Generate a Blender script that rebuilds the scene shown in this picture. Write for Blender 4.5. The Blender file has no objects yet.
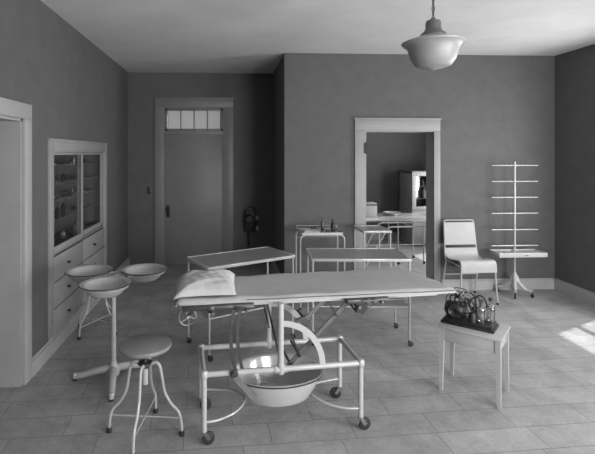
import bpy, bmesh, math, random
from mathutils import Vector, Matrix
random.seed(7)
S = bpy.context.scene
COL = S.collection
PI = math.pi
def R(d): return math.radians(d)

# ------------------------------------------------------------------ camera
cam_data = bpy.data.cameras.new('camera'); cam = bpy.data.objects.new('camera', cam_data); COL.objects.link(cam)
cam.location = (0, 0, 1.85); cam.rotation_euler = (R(90), 0, -0.05)
cam_data.sensor_width = 36; cam_data.lens = 450/595*36
cam_data.shift_x = 0.0798; cam_data.shift_y = -0.1227
cam_data.clip_start = 0.05; cam_data.clip_end = 200
S.camera = cam
# ------------------------------------------------------------------ view
S.view_settings.view_transform = 'Standard'; S.view_settings.look = 'None'
S.view_settings.exposure = 1.0; S.view_settings.gamma = 1; S.view_settings.use_curve_mapping = False
# ------------------------------------------------------------------ world
W = bpy.data.worlds.new('world'); S.world = W; W.use_nodes = True
W.node_tree.nodes['Background'].inputs[0].default_value = (0.85, 0.85, 0.85, 1)
W.node_tree.nodes['Background'].inputs[1].default_value = 0.9
# ------------------------------------------------------------------ sun, window light and added fill lamps
def light(name, kind, loc, energy, **k):
    l = bpy.data.lights.new(name, kind); o = bpy.data.objects.new(name, l); COL.objects.link(o)
    o.location = loc; l.energy = energy
    for a, b in k.items():
        if a == 'dir': o.rotation_euler = Vector(b).to_track_quat('-Z', 'Y').to_euler()
        else: setattr(l, a, b)
    return o
light('sun', 'SUN', (10, 10, 10), 2.2, angle=0.02, dir=(-1.22, -0.62, -2.3))
def win_light(name, loc, sx, sy, e, d):
    light(name, 'AREA', loc, e, shape='RECTANGLE', size=sx, size_y=sy, dir=d)
win_light('daylight_right_far', (4.62, 4.5, 1.55), 1.0, 1.6, 34, (-1, 0, .2))
win_light('daylight_right_near', (4.62, .35, 1.55), 1.4, 1.6, 98, (-1, 0, .25))
win_light('daylight_rear', (3.15, -2.12, 1.55), 1.9, 1.6, 150, (0, 1, .12))
win_light('daylight_back_room', (4.62, 8.3, 1.55), 0.8, 1.6, 16, (-1, 0, .3))
win_light('added_fill_back_room', (4.62, 6.95, 1.55), 0.7, 1.6, 46, (-1, 0, .3))  # added fill at an unseen extra opening, brightens the next room
win_light('added_hall_lamp', (-0.6, 9.3, 2.3), 0.8, 0.8, 13, (0, -1, 0))  # added lamp in the unseen hall, brightens the frosted transom panes

# ------------------------------------------------------------------ materials
def mat(name, v, rough=0.5, metal=0.0, noise=0.0, nscale=8.0, bump=0.0, bscale=60.0, spec=0.5, alpha_mix=None, coat=0.0):
    m = bpy.data.materials.new(name); m.use_nodes = True
    nt = m.node_tree; b = nt.nodes['Principled BSDF']
    b.inputs['Base Color'].default_value = (v, v, v, 1)
    b.inputs['Roughness'].default_value = rough; b.inputs['Metallic'].default_value = metal
    b.inputs['Specular IOR Level'].default_value = spec
    b.inputs['Coat Weight'].default_value = coat
    tc = nt.nodes.new('ShaderNodeTexCoord')
    if noise > 0:
        n = nt.nodes.new('ShaderNodeTexNoise'); n.inputs['Scale'].default_value = nscale
        n.inputs['Detail'].default_value = 6; n.inputs['Roughness'].default_value = 0.65
        nt.links.new(tc.outputs['Object'], n.inputs['Vector'])
        mr = nt.nodes.new('ShaderNodeMapRange')
        mr.inputs['From Min'].default_value = 0.3; mr.inputs['From Max'].default_value = 0.7
        mr.inputs['To Min'].default_value = v*(1-noise); mr.inputs['To Max'].default_value = v*(1+noise)
        nt.links.new(n.outputs['Fac'], mr.inputs['Value'])
        nt.links.new(mr.outputs['Result'], b.inputs['Base Color'])
    if bump > 0:
        n2 = nt.nodes.new('ShaderNodeTexNoise'); n2.inputs['Scale'].default_value = bscale; n2.inputs['Detail'].default_value = 4
        nt.links.new(tc.outputs['Object'], n2.inputs['Vector'])
        bp = nt.nodes.new('ShaderNodeBump'); bp.inputs['Strength'].default_value = bump; bp.inputs['Distance'].default_value = 0.01
        nt.links.new(n2.outputs['Fac'], bp.inputs['Height']); nt.links.new(bp.outputs['Normal'], b.inputs['Normal'])
    return m
M = dict(
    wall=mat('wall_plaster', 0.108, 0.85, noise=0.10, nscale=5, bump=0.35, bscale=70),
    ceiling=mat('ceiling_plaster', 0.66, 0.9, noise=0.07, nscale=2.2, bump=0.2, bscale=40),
    trim=mat('trim_paint', 0.27, 0.45, noise=0.05, nscale=10),
    trim_lit=mat('trim_paint_with_light', 0.38, 0.5, noise=0.06, nscale=5),  # trim paint in a lighter copy, light on the left doorway put into its colour
    door=mat('door_paint', 0.175, 0.45, noise=0.07, nscale=3),
    base=mat('baseboard_paint', 0.40, 0.5, noise=0.06, nscale=8),
    cab=mat('cabinet_paint', 0.30, 0.4, noise=0.05, nscale=6),
    enamel=mat('white_enamel', 0.45, 0.28, noise=0.04, nscale=14, coat=0.3),
    enamel_top=mat('worn_enamel_top', 0.235, 0.35, noise=0.08, nscale=6, coat=0.2),
    basin=mat('basin_enamel', 0.46, 0.2, noise=0.03, nscale=10, coat=0.6),
    rim=mat('dark_enamel_rim', 0.04, 0.3),
    linen=mat('linen', 0.40, 0.9, noise=0.05, nscale=9, bump=0.35, bscale=22),
    pillow=mat('pillow_cotton', 0.50, 0.9, noise=0.04, nscale=9, bump=0.22, bscale=16),
    nickel=mat('nickel', 0.38, 0.38, metal=1.0, noise=0.15, nscale=20),
    steel=mat('dull_steel', 0.10, 0.4, metal=0.75, noise=0.2, nscale=20),
    black=mat('black_iron', 0.015, 0.5, noise=0.2, nscale=12),
    rubber=mat('caster_rubber', 0.02, 0.6),
    dark=mat('painted_gap_shade', 0.01, 0.9),
    opal=mat('opal_glass', 0.30, 0.42, noise=0.06, nscale=7),
    fitter=mat('lamp_fitter_metal', 0.12, 0.5, metal=0.4, noise=0.1),
    wood=mat('painted_wood', 0.38, 0.5, noise=0.06, nscale=7),
    shade=mat('cupboard_inside', 0.22, 0.7, noise=0.1, nscale=6),
    glassware=mat('pale_glassware', 0.32, 0.12, noise=0.1, nscale=12, coat=0.6),
)
def pane_mat(name, tint, gloss):
    m = bpy.data.materials.new(name); m.use_nodes = True; nt = m.node_tree
    for n in list(nt.nodes): nt.nodes.remove(n)
    o = nt.nodes.new('ShaderNodeOutputMaterial'); mx = nt.nodes.new('ShaderNodeMixShader')
    t = nt.nodes.new('ShaderNodeBsdfTransparent'); g = nt.nodes.new('ShaderNodeBsdfGlossy')
    t.inputs[0].default_value = (tint, tint, tint, 1); g.inputs['Roughness'].default_value = 0.04
    mx.inputs[0].default_value = gloss
    nt.links.new(t.outputs[0], mx.inputs[1]); nt.links.new(g.outputs[0], mx.inputs[2]); nt.links.new(mx.outputs[0], o.inputs[0])
    return m
M['pane'] = pane_mat('clear_pane', 0.85, 0.07)
M['bottle'] = pane_mat('bottle_glass', 0.78, 0.22)
def frosted():
    m = bpy.data.materials.new('frosted_glass'); m.use_nodes = True; nt = m.node_tree
    for n in list(nt.nodes): nt.nodes.remove(n)
    o = nt.nodes.new('ShaderNodeOutputMaterial'); mx = nt.nodes.new('ShaderNodeMixShader')
    t = nt.nodes.new('ShaderNodeBsdfTranslucent'); d = nt.nodes.new('ShaderNodeBsdfDiffuse')
    t.inputs[0].default_value = (.8, .8, .8, 1); d.inputs[0].default_value = (.3, .3, .3, 1); mx.inputs[0].default_value = 0.35
    nt.links.new(t.outputs[0], mx.inputs[1]); nt.links.new(d.outputs[0], mx.inputs[2]); nt.links.new(mx.outputs[0], o.inputs[0])
    return m
M['frost'] = frosted()
def floor_mat():
    m = mat('stone_floor', 0.32, 0.55); nt = m.node_tree; b = nt.nodes['Principled BSDF']
    tc = nt.nodes['Texture Coordinate']
    mp = nt.nodes.new('ShaderNodeMapping'); mp.inputs['Rotation'].default_value = (0, 0, -0.055); mp.inputs['Location'].default_value = (0.11, 0.115, 0)
    nt.links.new(tc.outputs['Object'], mp.inputs['Vector'])
    # slightly wavering joints
    wn = nt.nodes.new('ShaderNodeTexNoise'); wn.inputs['Scale'].default_value = 2.5
    nt.links.new(mp.outputs[0], wn.inputs['Vector'])
    wm = nt.nodes.new('ShaderNodeVectorMath'); wm.operation = 'MULTIPLY_ADD'; wm.inputs[1].default_value = (0.02, 0.02, 0)
    nt.links.new(wn.outputs['Color'], wm.inputs[0]); nt.links.new(mp.outputs[0], wm.inputs[2])
    br = nt.nodes.new('ShaderNodeTexBrick')
    for k, v in dict(Scale=1.0).items(): br.inputs[k].default_value = v
    br.inputs['Color1'].default_value = (.335, .335, .335, 1); br.inputs['Color2'].default_value = (.38, .38, .38, 1)
    br.inputs['Mortar'].default_value = (.20, .20, .20, 1); br.inputs['Mortar Size'].default_value = 0.0035
    br.inputs['Mortar Smooth'].default_value = 0.4; br.inputs['Bias'].default_value = 0.0
    br.inputs['Brick Width'].default_value = 0.56; br.inputs['Row Height'].default_value = 0.228
    br.offset = 0.42; br.offset_frequency = 2; br.squash = 1.15; br.squash_frequency = 3
    nt.links.new(wm.outputs[0], br.inputs['Vector'])
    n = nt.nodes.new('ShaderNodeTexNoise'); n.inputs['Scale'].default_value = 3.3; n.inputs['Detail'].default_value = 8; n.inputs['Roughness'].default_value = 0.7
    nt.links.new(mp.outputs[0], n.inputs['Vector'])
    n3 = nt.nodes.new('ShaderNodeTexNoise'); n3.inputs['Scale'].default_value = 38; n3.inputs['Detail'].default_value = 4
    nt.links.new(mp.outputs[0], n3.inputs['Vector'])
    r = nt.nodes.new('ShaderNodeMapRange'); r.inputs['From Min'].default_value = .3; r.inputs['From Max'].default_value = .7
    r.inputs['To Min'].default_value = .72; r.inputs['To Max'].default_value = 1.16
    nt.links.new(n.outputs['Fac'], r.inputs['Value'])
    r3 = nt.nodes.new('ShaderNodeMapRange'); r3.inputs['From Min'].default_value = .3; r3.inputs['From Max'].default_value = .7
    r3.inputs['To Min'].default_value = .93; r3.inputs['To Max'].default_value = 1.07
    nt.links.new(n3.outputs['Fac'], r3.inputs['Value'])
    a = nt.nodes.new('ShaderNodeMath'); a.operation = 'MULTIPLY'; nt.links.new(r.outputs[0], a.inputs[0]); nt.links.new(r3.outputs[0], a.inputs[1])
    c = nt.nodes.new('ShaderNodeVectorMath'); c.operation = 'SCALE'
    nt.links.new(br.outputs['Color'], c.inputs[0]); nt.links.new(a.outputs[0], c.inputs['Scale'])
    nt.links.new(c.outputs[0], b.inputs['Base Color'])
    bp = nt.nodes.new('ShaderNodeBump'); bp.inputs['Strength'].default_value = .4; bp.inputs['Distance'].default_value = .004
    nt.links.new(n3.outputs['Fac'], bp.inputs['Height']); nt.links.new(bp.outputs[0], b.inputs['Normal'])
    return m
M['floor'] = floor_mat()
M['floor'].node_tree.nodes['Principled BSDF'].inputs['Specular IOR Level'].default_value = .25

# ------------------------------------------------------------------ mesh helpers
def V(*a): return Vector(a)
class MB:
    def __init__(s): s.bm = bmesh.new()
    def box(s, x0, x1, y0, y1, z0, z1, bev=0.0, mtx=None, seg=2):
        t = bmesh.new(); bmesh.ops.create_cube(t, size=1)
        for v in t.verts:
            v.co = Vector(((x0+x1)/2 + v.co.x*(x1-x0), (y0+y1)/2 + v.co.y*(y1-y0), (z0+z1)/2 + v.co.z*(z1-z0)))
        if bev > 0: bmesh.ops.bevel(t, geom=list(t.edges), offset=bev, segments=seg, affect='EDGES', profile=.5)
        return s._merge(t, mtx)
    def _merge(s, t, mtx=None):
        if mtx is not None: bmesh.ops.transform(t, matrix=mtx, verts=t.verts)
        mp = {v: s.bm.verts.new(v.co) for v in t.verts}
        for f in t.faces:
            try: s.bm.faces.new([mp[v] for v in f.verts])
            except ValueError: pass
        t.free(); return s
    def tube(s, pts, r, n=10, closed=False, flat=None):
        """sweep; r number or list; flat=(a,b): flat bar section instead of a round one"""
        pts = [Vector(p) for p in pts]; m = len(pts)
        rs = r if isinstance(r, (list, tuple)) else [r]*m
        rings = []; up = None
        for i, p in enumerate(pts):
            if closed: d = pts[(i+1) % m]-pts[i-1]
            elif i == 0: d = pts[1]-pts[0]
            elif i == m-1: d = pts[-1]-pts[-2]
            else: d = (pts[i+1]-p).normalized()+(p-pts[i-1]).normalized()
            d.normalize()
            if up is None:
                up = Vector((0, 0, 1)) if abs(d.z) < .9 else Vector((0, 1, 0))
                if flat and abs(d.y) < .9: up = Vector((0, 1, 0))
            u = (up - d*up.dot(d)).normalized(); w = d.cross(u).normalized(); up = u
            if flat:
                a, b = flat
                ring = [p+u*a+w*b, p-u*a+w*b, p-u*a-w*b, p+u*a-w*b]
            else:
                ring = [p + (u*math.cos(2*PI*k/n) + w*math.sin(2*PI*k/n))*rs[i] for k in range(n)]
            rings.append([s.bm.verts.new(q) for q in ring])
        k = len(rings[0])
        for i in range(m if closed else m-1):
            a, b = rings[i], rings[(i+1) % m]
            for j in range(k): s.bm.faces.new([a[j], a[(j+1) % k], b[(j+1) % k], b[j]])
        if not closed:
            s.bm.faces.new(rings[0][::-1]); s.bm.faces.new(rings[-1])
        return s
    def lathe(s, prof, c=(0, 0, 0), n=28, sx=1, sy=1, mtx=None, cap=True):
        t = bmesh.new(); rings = []
        for r, z in prof:
            if r < 1e-5: rings.append([t.verts.new((c[0], c[1], c[2]+z))])
            else: rings.append([t.verts.new((c[0]+r*sx*math.cos(2*PI*k/n), c[1]+r*sy*math.sin(2*PI*k/n), c[2]+z)) for k in range(n)])
        for a, b in zip(rings, rings[1:]):
            if len(a) == 1 and len(b) == 1: continue
            for k in range(n):
                if len(a) == 1: t.faces.new([a[0], b[k], b[(k+1) % n]])
                elif len(b) == 1: t.faces.new([a[k], a[(k+1) % n], b[0]])
                else: t.faces.new([a[k], a[(k+1) % n], b[(k+1) % n], b[k]])
        if cap:
            if len(rings[0]) > 1: t.faces.new(rings[0][::-1])
            if len(rings[-1]) > 1: t.faces.new(rings[-1])
        return s._merge(t, mtx)
    def prism(s, poly, d0, d1, axis='y'):
        """polygon in the plane across axis, extruded d0..d1"""
        def P(a, b, d): return {'y': (a, d, b), 'x': (d, a, b), 'z': (a, b, d)}[axis]
        A = [s.bm.verts.new(P(a, b, d0)) for a, b in poly]; B = [s.bm.verts.new(P(a, b, d1)) for a, b in poly]
        s.bm.faces.new(A[::-1]); s.bm.faces.new(B)
        for i in range(len(A)): s.bm.faces.new([A[i], A[(i+1) % len(A)], B[(i+1) % len(A)], B[i]])
        return s
    def build(s, name, m, parent=None, smooth=True, ang=40):
        bmesh.ops.recalc_face_normals(s.bm, faces=s.bm.faces)
        me = bpy.data.meshes.new(name); s.bm.to_mesh(me); s.bm.free()
        if smooth and len(me.polygons):
            me.polygons.foreach_set('use_smooth', [True]*len(me.polygons)); me.set_sharp_from_angle(angle=R(ang))
        me.materials.append(m)
        o = bpy.data.objects.new(name, me); COL.objects.link(o)
        if parent is not None: o.parent = parent
        return o
def tag(o, label=None, cat=None, group=None, kind=None):
    for k, v in (('label', label), ('category', cat), ('group', group), ('kind', kind)):
        if v: o[k] = v
    return o
def thing(name, label, cat, loc, rz=0, group=None):
    o = bpy.data.objects.new(name, None); COL.objects.link(o); o.empty_display_size = .05
    o.location = loc; o.rotation_euler = (0, 0, rz); return tag(o, label, cat, group)
def struct(name, mb, m, parent=None, **k):
    o = mb.build(name, m, parent, **k)
    if parent is None: o['kind'] = 'structure'
    return o
def copy_tree(o, parent=None):
    c = o.copy(); COL.objects.link(c)
    if parent is not None: c.parent = parent
    for ch in [q for q in ORIG if q.parent == o]: copy_tree(ch, c)
    return c
def dup(root, loc, rz, label, group=None):
    global ORIG
    ORIG = list(bpy.data.objects); c = copy_tree(root)
    c.location = loc; c.rotation_euler = (0, 0, rz); c['label'] = label
    if group: c['group'] = group
    return c
def rnd(pts, rad, n=6):
    """round the corners of a polyline"""
    pts = [Vector(p) for p in pts]; out = [pts[0]]
    for a, b, c in zip(pts, pts[1:], pts[2:]):
        r = min(rad, (a-b).length*.49, (c-b).length*.49)
        p = b+(a-b).normalized()*r; q = b+(c-b).normalized()*r
        for k in range(n+1):
            t = k/n; out.append(p*(1-t)**2 + b*2*t*(1-t) + q*t*t)
    out.append(pts[-1]); return out
def spline(pts, n=8):
    P = [Vector(p) for p in pts]; P = [P[0]*2-P[1]] + P + [P[-1]*2-P[-2]]; out = []
    for i in range(1, len(P)-2):
        for k in range(n):
            t = k/n
            out.append(.5*((2*P[i]) + (P[i+1]-P[i-1])*t + (2*P[i-1]-5*P[i]+4*P[i+1]-P[i+2])*t*t + (3*P[i]-P[i-1]-3*P[i+1]+P[i+2])*t**3))
    out.append(P[-2]); return out

# ------------------------------------------------------------------ room
XL, XR, YM, YB, H = -1.64, 4.5, 5.98, 7.52, 3.2
YR = -2.0; XP = 0.76; Y2 = 9.6; TW = 0.22
def wall(name, axis, d0, d1, u0, u1, holes=(), z1=H, m='wall'):
    """axis 'x': wall runs along x, thick d0..d1 in y; axis 'y': runs along y, thick in x"""
    us = sorted({u0, u1, *[h[0] for h in holes], *[h[1] for h in holes]})
    zs = sorted({0, z1, *[h[2] for h in holes], *[h[3] for h in holes]})
    b = MB()
    for a, c in zip(us, us[1:]):
        for e, f in zip(zs, zs[1:]):
            um, zm = (a+c)/2, (e+f)/2
            if any(h[0] < um < h[1] and h[2] < zm < h[3] for h in holes): continue
            if axis == 'x': b.box(a, c, d0, d1, e, f)
            else: b.box(d0, d1, a, c, e, f)
    bmesh.ops.remove_doubles(b.bm, verts=b.bm.verts, dist=1e-5)
    return struct(name, b, M[m], smooth=False)
struct('floor', MB().box(-3.4, 4.8, -2.3, 9.9, -.1, 0), M['floor'], smooth=False)
struct('ceiling', MB().box(-3.4, 4.8, -2.3, 9.9, H, H+.1), M['ceiling'], smooth=False)
D1 = (1.84, 2.81)          # doorway to the next room
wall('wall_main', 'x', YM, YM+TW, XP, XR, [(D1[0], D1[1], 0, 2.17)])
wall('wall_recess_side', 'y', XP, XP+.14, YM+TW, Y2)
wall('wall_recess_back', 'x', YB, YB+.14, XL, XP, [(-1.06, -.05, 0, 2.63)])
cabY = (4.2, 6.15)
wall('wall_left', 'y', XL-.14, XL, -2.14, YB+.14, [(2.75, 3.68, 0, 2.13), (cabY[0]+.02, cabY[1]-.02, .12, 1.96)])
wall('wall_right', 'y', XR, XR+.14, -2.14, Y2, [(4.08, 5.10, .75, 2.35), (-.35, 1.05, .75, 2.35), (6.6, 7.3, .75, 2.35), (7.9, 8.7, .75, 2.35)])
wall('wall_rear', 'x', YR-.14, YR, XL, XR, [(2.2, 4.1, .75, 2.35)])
wall('wall_next_room_back', 'x', Y2, Y2+.14, -2.6, XR+.14)
wall('wall_hall_left', 'y', -2.75, -2.6, YB-.4, Y2+.14)
wall('wall_side_passage', 'y', -3.3, -3.16, 2.3, 4.3)
wall('wall_side_passage_near', 'x', 2.3, 2.4, -3.16, XL-.14)
wall('wall_side_passage_far', 'x', 4.1, 4.2, -3.16, XL-.14)
# window frames, with sash bars
def window(name, axis, d, u0, u1, z0=.75, z1=2.35):
    b = MB(); s = MB(); zm = z0 + (z1-z0)*.49; um = (u0+u1)/2
    def bx(B, a, c, e, f, t0, t1):
        if axis == 'y': B.box(d+t0, d+t1, a, c, e, f, .004)
        else: B.box(a, c, d+t0, d+t1, e, f, .004)
    w = .06
    for a, c, e, f in ((u0-w, u0, z0-.12, z1+w), (u1, u1+w, z0-.12, z1+w), (u0, u1, z1, z1+w), (u0, u1, z0-.12, z0)):
        bx(b, a, c, e, f, -.025, .0) if axis == 'y' else bx(b, a, c, e, f, 0, .025)
    for a, c, e, f in ((u0, u0+.04, z0, z1), (u1-.04, u1, z0, z1), (u0, u1, z1-.05, z1), (u0, u1, z0, z0+.06), (u0, u1, zm-.06, zm+.06)):
        bx(s, a, c, e, f, .05, .08) if axis == 'y' else bx(s, a, c, e, f, -.08, -.05)
    o = struct(name, b, M['trim']); s.build('sash', M['trim'], o)
window('window_1', 'y', XR, 4.08, 5.10); window('window_2', 'y', XR, -.35, 1.05)
window('window_3', 'x', YR, 2.2, 4.1); window('window_4', 'y', XR, 7.9, 8.7); window('added_window', 'y', XR, 6.6, 7.3)  # the last one is unseen, added to let more light into the next room

# baseboards
bh = .145
def base(name, axis, d, s, runs, h=bh):
    b = MB()
    for a, c in runs:
        lo, hi = sorted((d, d+s*.03)); lo2, hi2 = sorted((d, d+s*.018))
        if axis == 'x': b.box(a, c, lo, hi, 0, h-.02).box(a, c, lo2, hi2, h-.02, h, .004)
        else: b.box(lo, hi, a, c, 0, h-.02).box(lo2, hi2, a, c, h-.02, h, .004)
    struct(name, b, M['base'], smooth=False)
base('baseboard_main', 'x', YM, -1, [(XP, 1.70), (2.90, XR-.03)])
base('baseboard_right', 'y', XR, -1, [(YR, YM)])
base('baseboard_left', 'y', XL, 1, [(YR, 2.62), (3.8, YB)])
base('baseboard_recess_side', 'y', XP, -1, [(YM-.03, YB)])
base('baseboard_next_room', 'x', Y2, -1, [(XP+.14, XR)])

# doorway to the next room
def casing(b, x0, x1, zt, w, y0, y1, cap=.0):
    b.box(x0-w, x0, y0, y1, 0, zt, .004).box(x1, x1+w, y0, y1, 0, zt, .004).box(x0-w, x1+w, y0, y1, zt, zt+w*.95, .004)
    b.box(x0-w-.012, x1+w+.012, y0-.012, y1, zt+w*.95, zt+w*.95+.02, .003)
b = MB(); x0, x1, zt = D1[0]+.02, D1[1]-.02, 2.165
b.box(x0-.155, x0, YM-.028, YM, 0, zt, .004).box(x1, x1+.088, YM-.028, YM, 0, zt, .004).box(x0-.155, x1+.088, YM-.028, YM, zt, zt+.15, .004).box(x0-.165, x1+.098, YM-.04, YM, zt+.15, zt+.17, .003)
dr = struct('door_1', b, M['trim'])
j = MB(); j.box(D1[0], D1[0]+.02, YM-.02, YM+TW, 0, 2.17).box(D1[1]-.02, D1[1], YM-.02, YM+TW, 0, 2.17).box(D1[0], D1[1], YM-.02, YM+TW, 2.15, 2.17)
j.build('jamb', M['trim'], dr)
h_ = MB().box(D1[0]-.015, D1[0]+.025, YM-.032, YM-.026, 1.86, 2.0, .002).tube([(D1[0]+.02, YM-.034, 1.85), (D1[0]+.02, YM-.034, 2.01)], .008, 8)
tag(h_.build('hinge', M['black'], dr), 'black hinge on the left jamb')
# closed door with transom in the recess
L0, L1, ZT = -1.06, -.05, 2.63
b = MB(); casing(b, L0, L1, ZT, .145, YB-.028, YB)
dr = struct('door_2', b, M['door'])
MB().box(L0, L0+.025, YB-.02, YB+.12, 0, ZT).box(L1-.025, L1, YB-.02, YB+.12, 0, ZT).box(L0+.025, L1-.025, YB-.02, YB+.12, ZT-.02, ZT).box(L0+.025, L1-.025, YB-.02, YB+.12, 2.17, 2.235, .004).build('jamb', M['door'], dr)
MB().box(L0+.0255, L1-.0255, YB+.005, YB+.05, .01, 2.171, .003).build('door_leaf', M['door'], dr)
tf = MB(); tz0, tz1 = 2.236, 2.609
tf.box(L0+.0255, L1-.0255, YB+.01, YB+.05, tz0, tz0+.035, .003).box(L0+.0255, L1-.0255, YB+.01, YB+.05, tz1-.04, tz1, .003)
pw = (L1-L0-.06)
tf.box(L0+.0255, L0+.065, YB+.01, YB+.05, tz0, tz1, .003).box(L1-.065, L1-.0255, YB+.01, YB+.05, tz0, tz1, .003)
iw = (L1-.065-(L0+.065))
for k in (1, 2, 3): tf.box(L0+.065+iw*k/4-.009, L0+.065+iw*k/4+.009, YB+.01, YB+.05, tz0, tz1, .002)
tr = tf.build('transom_frame', M['door'], dr)
for k in range(4): MB().box(L0+.065+iw*k/4+.009, L0+.065+iw*(k+1)/4-.009, YB+.028, YB+.032, tz0+.035, tz1-.04).build('pane', M['frost'], tr)
lk = MB().box(L0+.05, L0+.105, YB-.006, YB+.006, .80, 1.0, .003)
lk.build('lock_plate', M['black'], dr)
MB().lathe([(0, 0), (.012, 0), (.012, .03), (.028, .04), (.03, .055), (.018, .07), (0, .072)], (0, 0, 0), 16, mtx=Matrix.Translation((L0+.077, YB-.006, .93)) @ Matrix.Rotation(R(90), 4, 'X')).build('door_knob', M['black'], dr)
# doorway in the left wall, leaf folded out into the passage
b = MB(); y0, y1, w = 2.75, 3.68, .125
b.box(XL, XL+.028, y0-w, y0, 0, 2.13, .004).box(XL, XL+.028, y1, y1+w, 0, 2.13, .004).box(XL, XL+.028, y0-w, y1+w, 2.13, 2.13+w, .004)
dr = struct('door_3', b, M['trim_lit'])
MB().box(XL-.30, XL, y0, y0+.02, 0, 2.13).box(XL-.30, XL, y1-.02, y1, 0, 2.13).box(XL-.30, XL, y0, y1, 2.11, 2.13).build('jamb', M['trim_lit'], dr)
lf = MB().box(XL-1.18, XL-.31, 3.61, 3.655, .01, 2.10, .003)
lf.build('door_leaf', M['trim_lit'], dr)

# ------------------------------------------------------------------ built-in cabinet on the left wall (local x along wall = world y)
C0 = thing('built_in_cabinet', 'pale built-in instrument cabinet with glass sliding doors above drawers, in the left wall', 'cabinet', (XL, 0, 0))
a0, a1 = cabY; xf = .02
b = MB(); fw = .10
b.box(-.02, xf, a0, a0+fw, .0+.146, 1.98, .004).box(-.02, xf, a1-fw, a1, .146, 1.98, .004).box(-.02, xf, a0+fw, a1-fw, 1.87, 1.98, .004)
b.box(-.02, xf+.01, a0-.01, a1+.01, 1.975, 1.995, .004)
b.build('face_frame', M['cab'], C0)
MB().box(-.40, -.38, a0+.05, a1-.05, .15, 1.9).box(-.40, -.02, a0+.03, a0+.05, .15, 1.9).box(-.40, -.02, a1-.05, a1-.03, .15, 1.9).box(-.4, -.02, a0+.05, a1-.05, 1.88, 1.9).box(-.4, -.005, a0+.05, a1-.05, .885, .905).box(-.4, -.02, a0+.05, a1-.05, .13, .15).build('carcass', M['shade'], C0, smooth=False)
ym = 5.16
def gdoor(u0, u1, x):
    d = MB(); z0, z1 = .905, 1.868; t = .045
    d.box(x-.02, x, u0, u0+t, z0, z1, .003).box(x-.02, x, u1-t, u1, z0, z1, .003).box(x-.02, x, u0+t, u1-t, z1-t*.6, z1, .003).box(x-.02, x, u0+t, u1-t, z0, z0+t*1.3, .003)
    o = d.build('door', M['cab'], C0)
    MB().box(x-.013, x-.009, u0+t, u1-t, z0+t*1.3, z1-t*.6).build('pane', M['pane'], o)
    return o
gdoor(a0+fw-.005, ym+.045, .002); d2 = gdoor(ym-.045, a1-fw+.005, -.022)
for zz in (1.74, 1.56, 1.39, 1.20):
    tag(MB().box(-.37, -.05, a0+.06, a1-.06, zz-.006, zz).build('glass_shelf', M['glassware'], C0), 'glass shelf')
for (u0, u1) in ((a0+fw, ym-.006), (ym+.006, a1-fw)):
    for z0, z1 in ((.64, .875), (.395, .63), (.15, .385)):
        o = MB().box(-.015, xf-.003, u0+.003, u1-.003, z0, z1, .005).build('drawer', M['cab'], C0)
        k = MB(); c = (u0+u1)/2 - .08
        k.lathe([(.006, 0), (.006, .012), (.015, .018), (.017, .026), (.010, .034), (0, .036)], (0, 0, 0), 14, mtx=Matrix.Translation((xf-.003, c, (z0+z1)/2+.0)) @ Matrix.Rotation(R(90), 4, 'Y'))
        k.build('knob', M['black'], o)
MB().box(-.05, -.016, a0+fw, a1-fw, .15, .9).build('gap_shade_board', M['dark'], C0, smooth=False)  # near-black board, paints the shade seen through the gaps around the drawers
# glassware and instruments on the shelves
SHELF = {}
def shelf_jar(y, z, r, h, m, x, grp):
    o = MB().lathe([(0, 0), (r, 0), (r, h*.75), (r*.55, h*.86), (r*.55, h), (0, h)], (0, 0, 0), 14).build('glass_jar', M[m]); o.location = (XL+x, y, z)
    tag(o, 'small %s jar standing on the %s shelf inside the wall cabinet' % ({'glassware': 'pale glass', 'black': 'dark glass', 'enamel': 'white'}[m], SHELF[z]), 'jar', '%s jars on the %s wall cabinet shelf' % (m.replace('glassware', 'pale').replace('black', 'dark').replace('enamel', 'white'), SHELF[z]))
    return o
def shelf_tool(y, z, l, ang, x):
    b = MB().tube([(-l/2, 0, .004), (l*.1, 0, .006), (l/2, 0, .006)], [.005, .004, .008], 6)
    b.tube([(-l/2, .02, .004), (l*.1, 0, .008), (l/2, -.01, .006)], [.008, .004, .004], 6)
    o = b.build('forceps', M['nickel']); o.location = (XL+x, y, z); o.rotation_euler = (0, 0, ang)
    tag(o, 'slender metal forceps lying on the %s shelf inside the wall cabinet' % SHELF[z], 'forceps', 'forceps on the %s wall cabinet shelf' % SHELF[z])
for si, zz in enumerate((1.74, 1.56, 1.39, 1.20, .906)):
    SHELF[zz] = ('top', 'second', 'third', 'fourth', 'bottom')[si]
    y = a0+.22
    while y < a1-.2:
        top = .09 if si == 0 else .12
        if random.random() < .5:
            shelf_jar(y, zz, random.uniform(.018, .032), random.uniform(.06, top), random.choice(['glassware', 'glassware', 'black', 'enamel']), -random.uniform(.12, .28), 'glass jars on the wall cabinet shelves')
        else: shelf_tool(y, zz, random.uniform(.10, .15), random.uniform(1.0, 2.1), -random.uniform(.1, .26))
        y += random.uniform(.15, .22)

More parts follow.
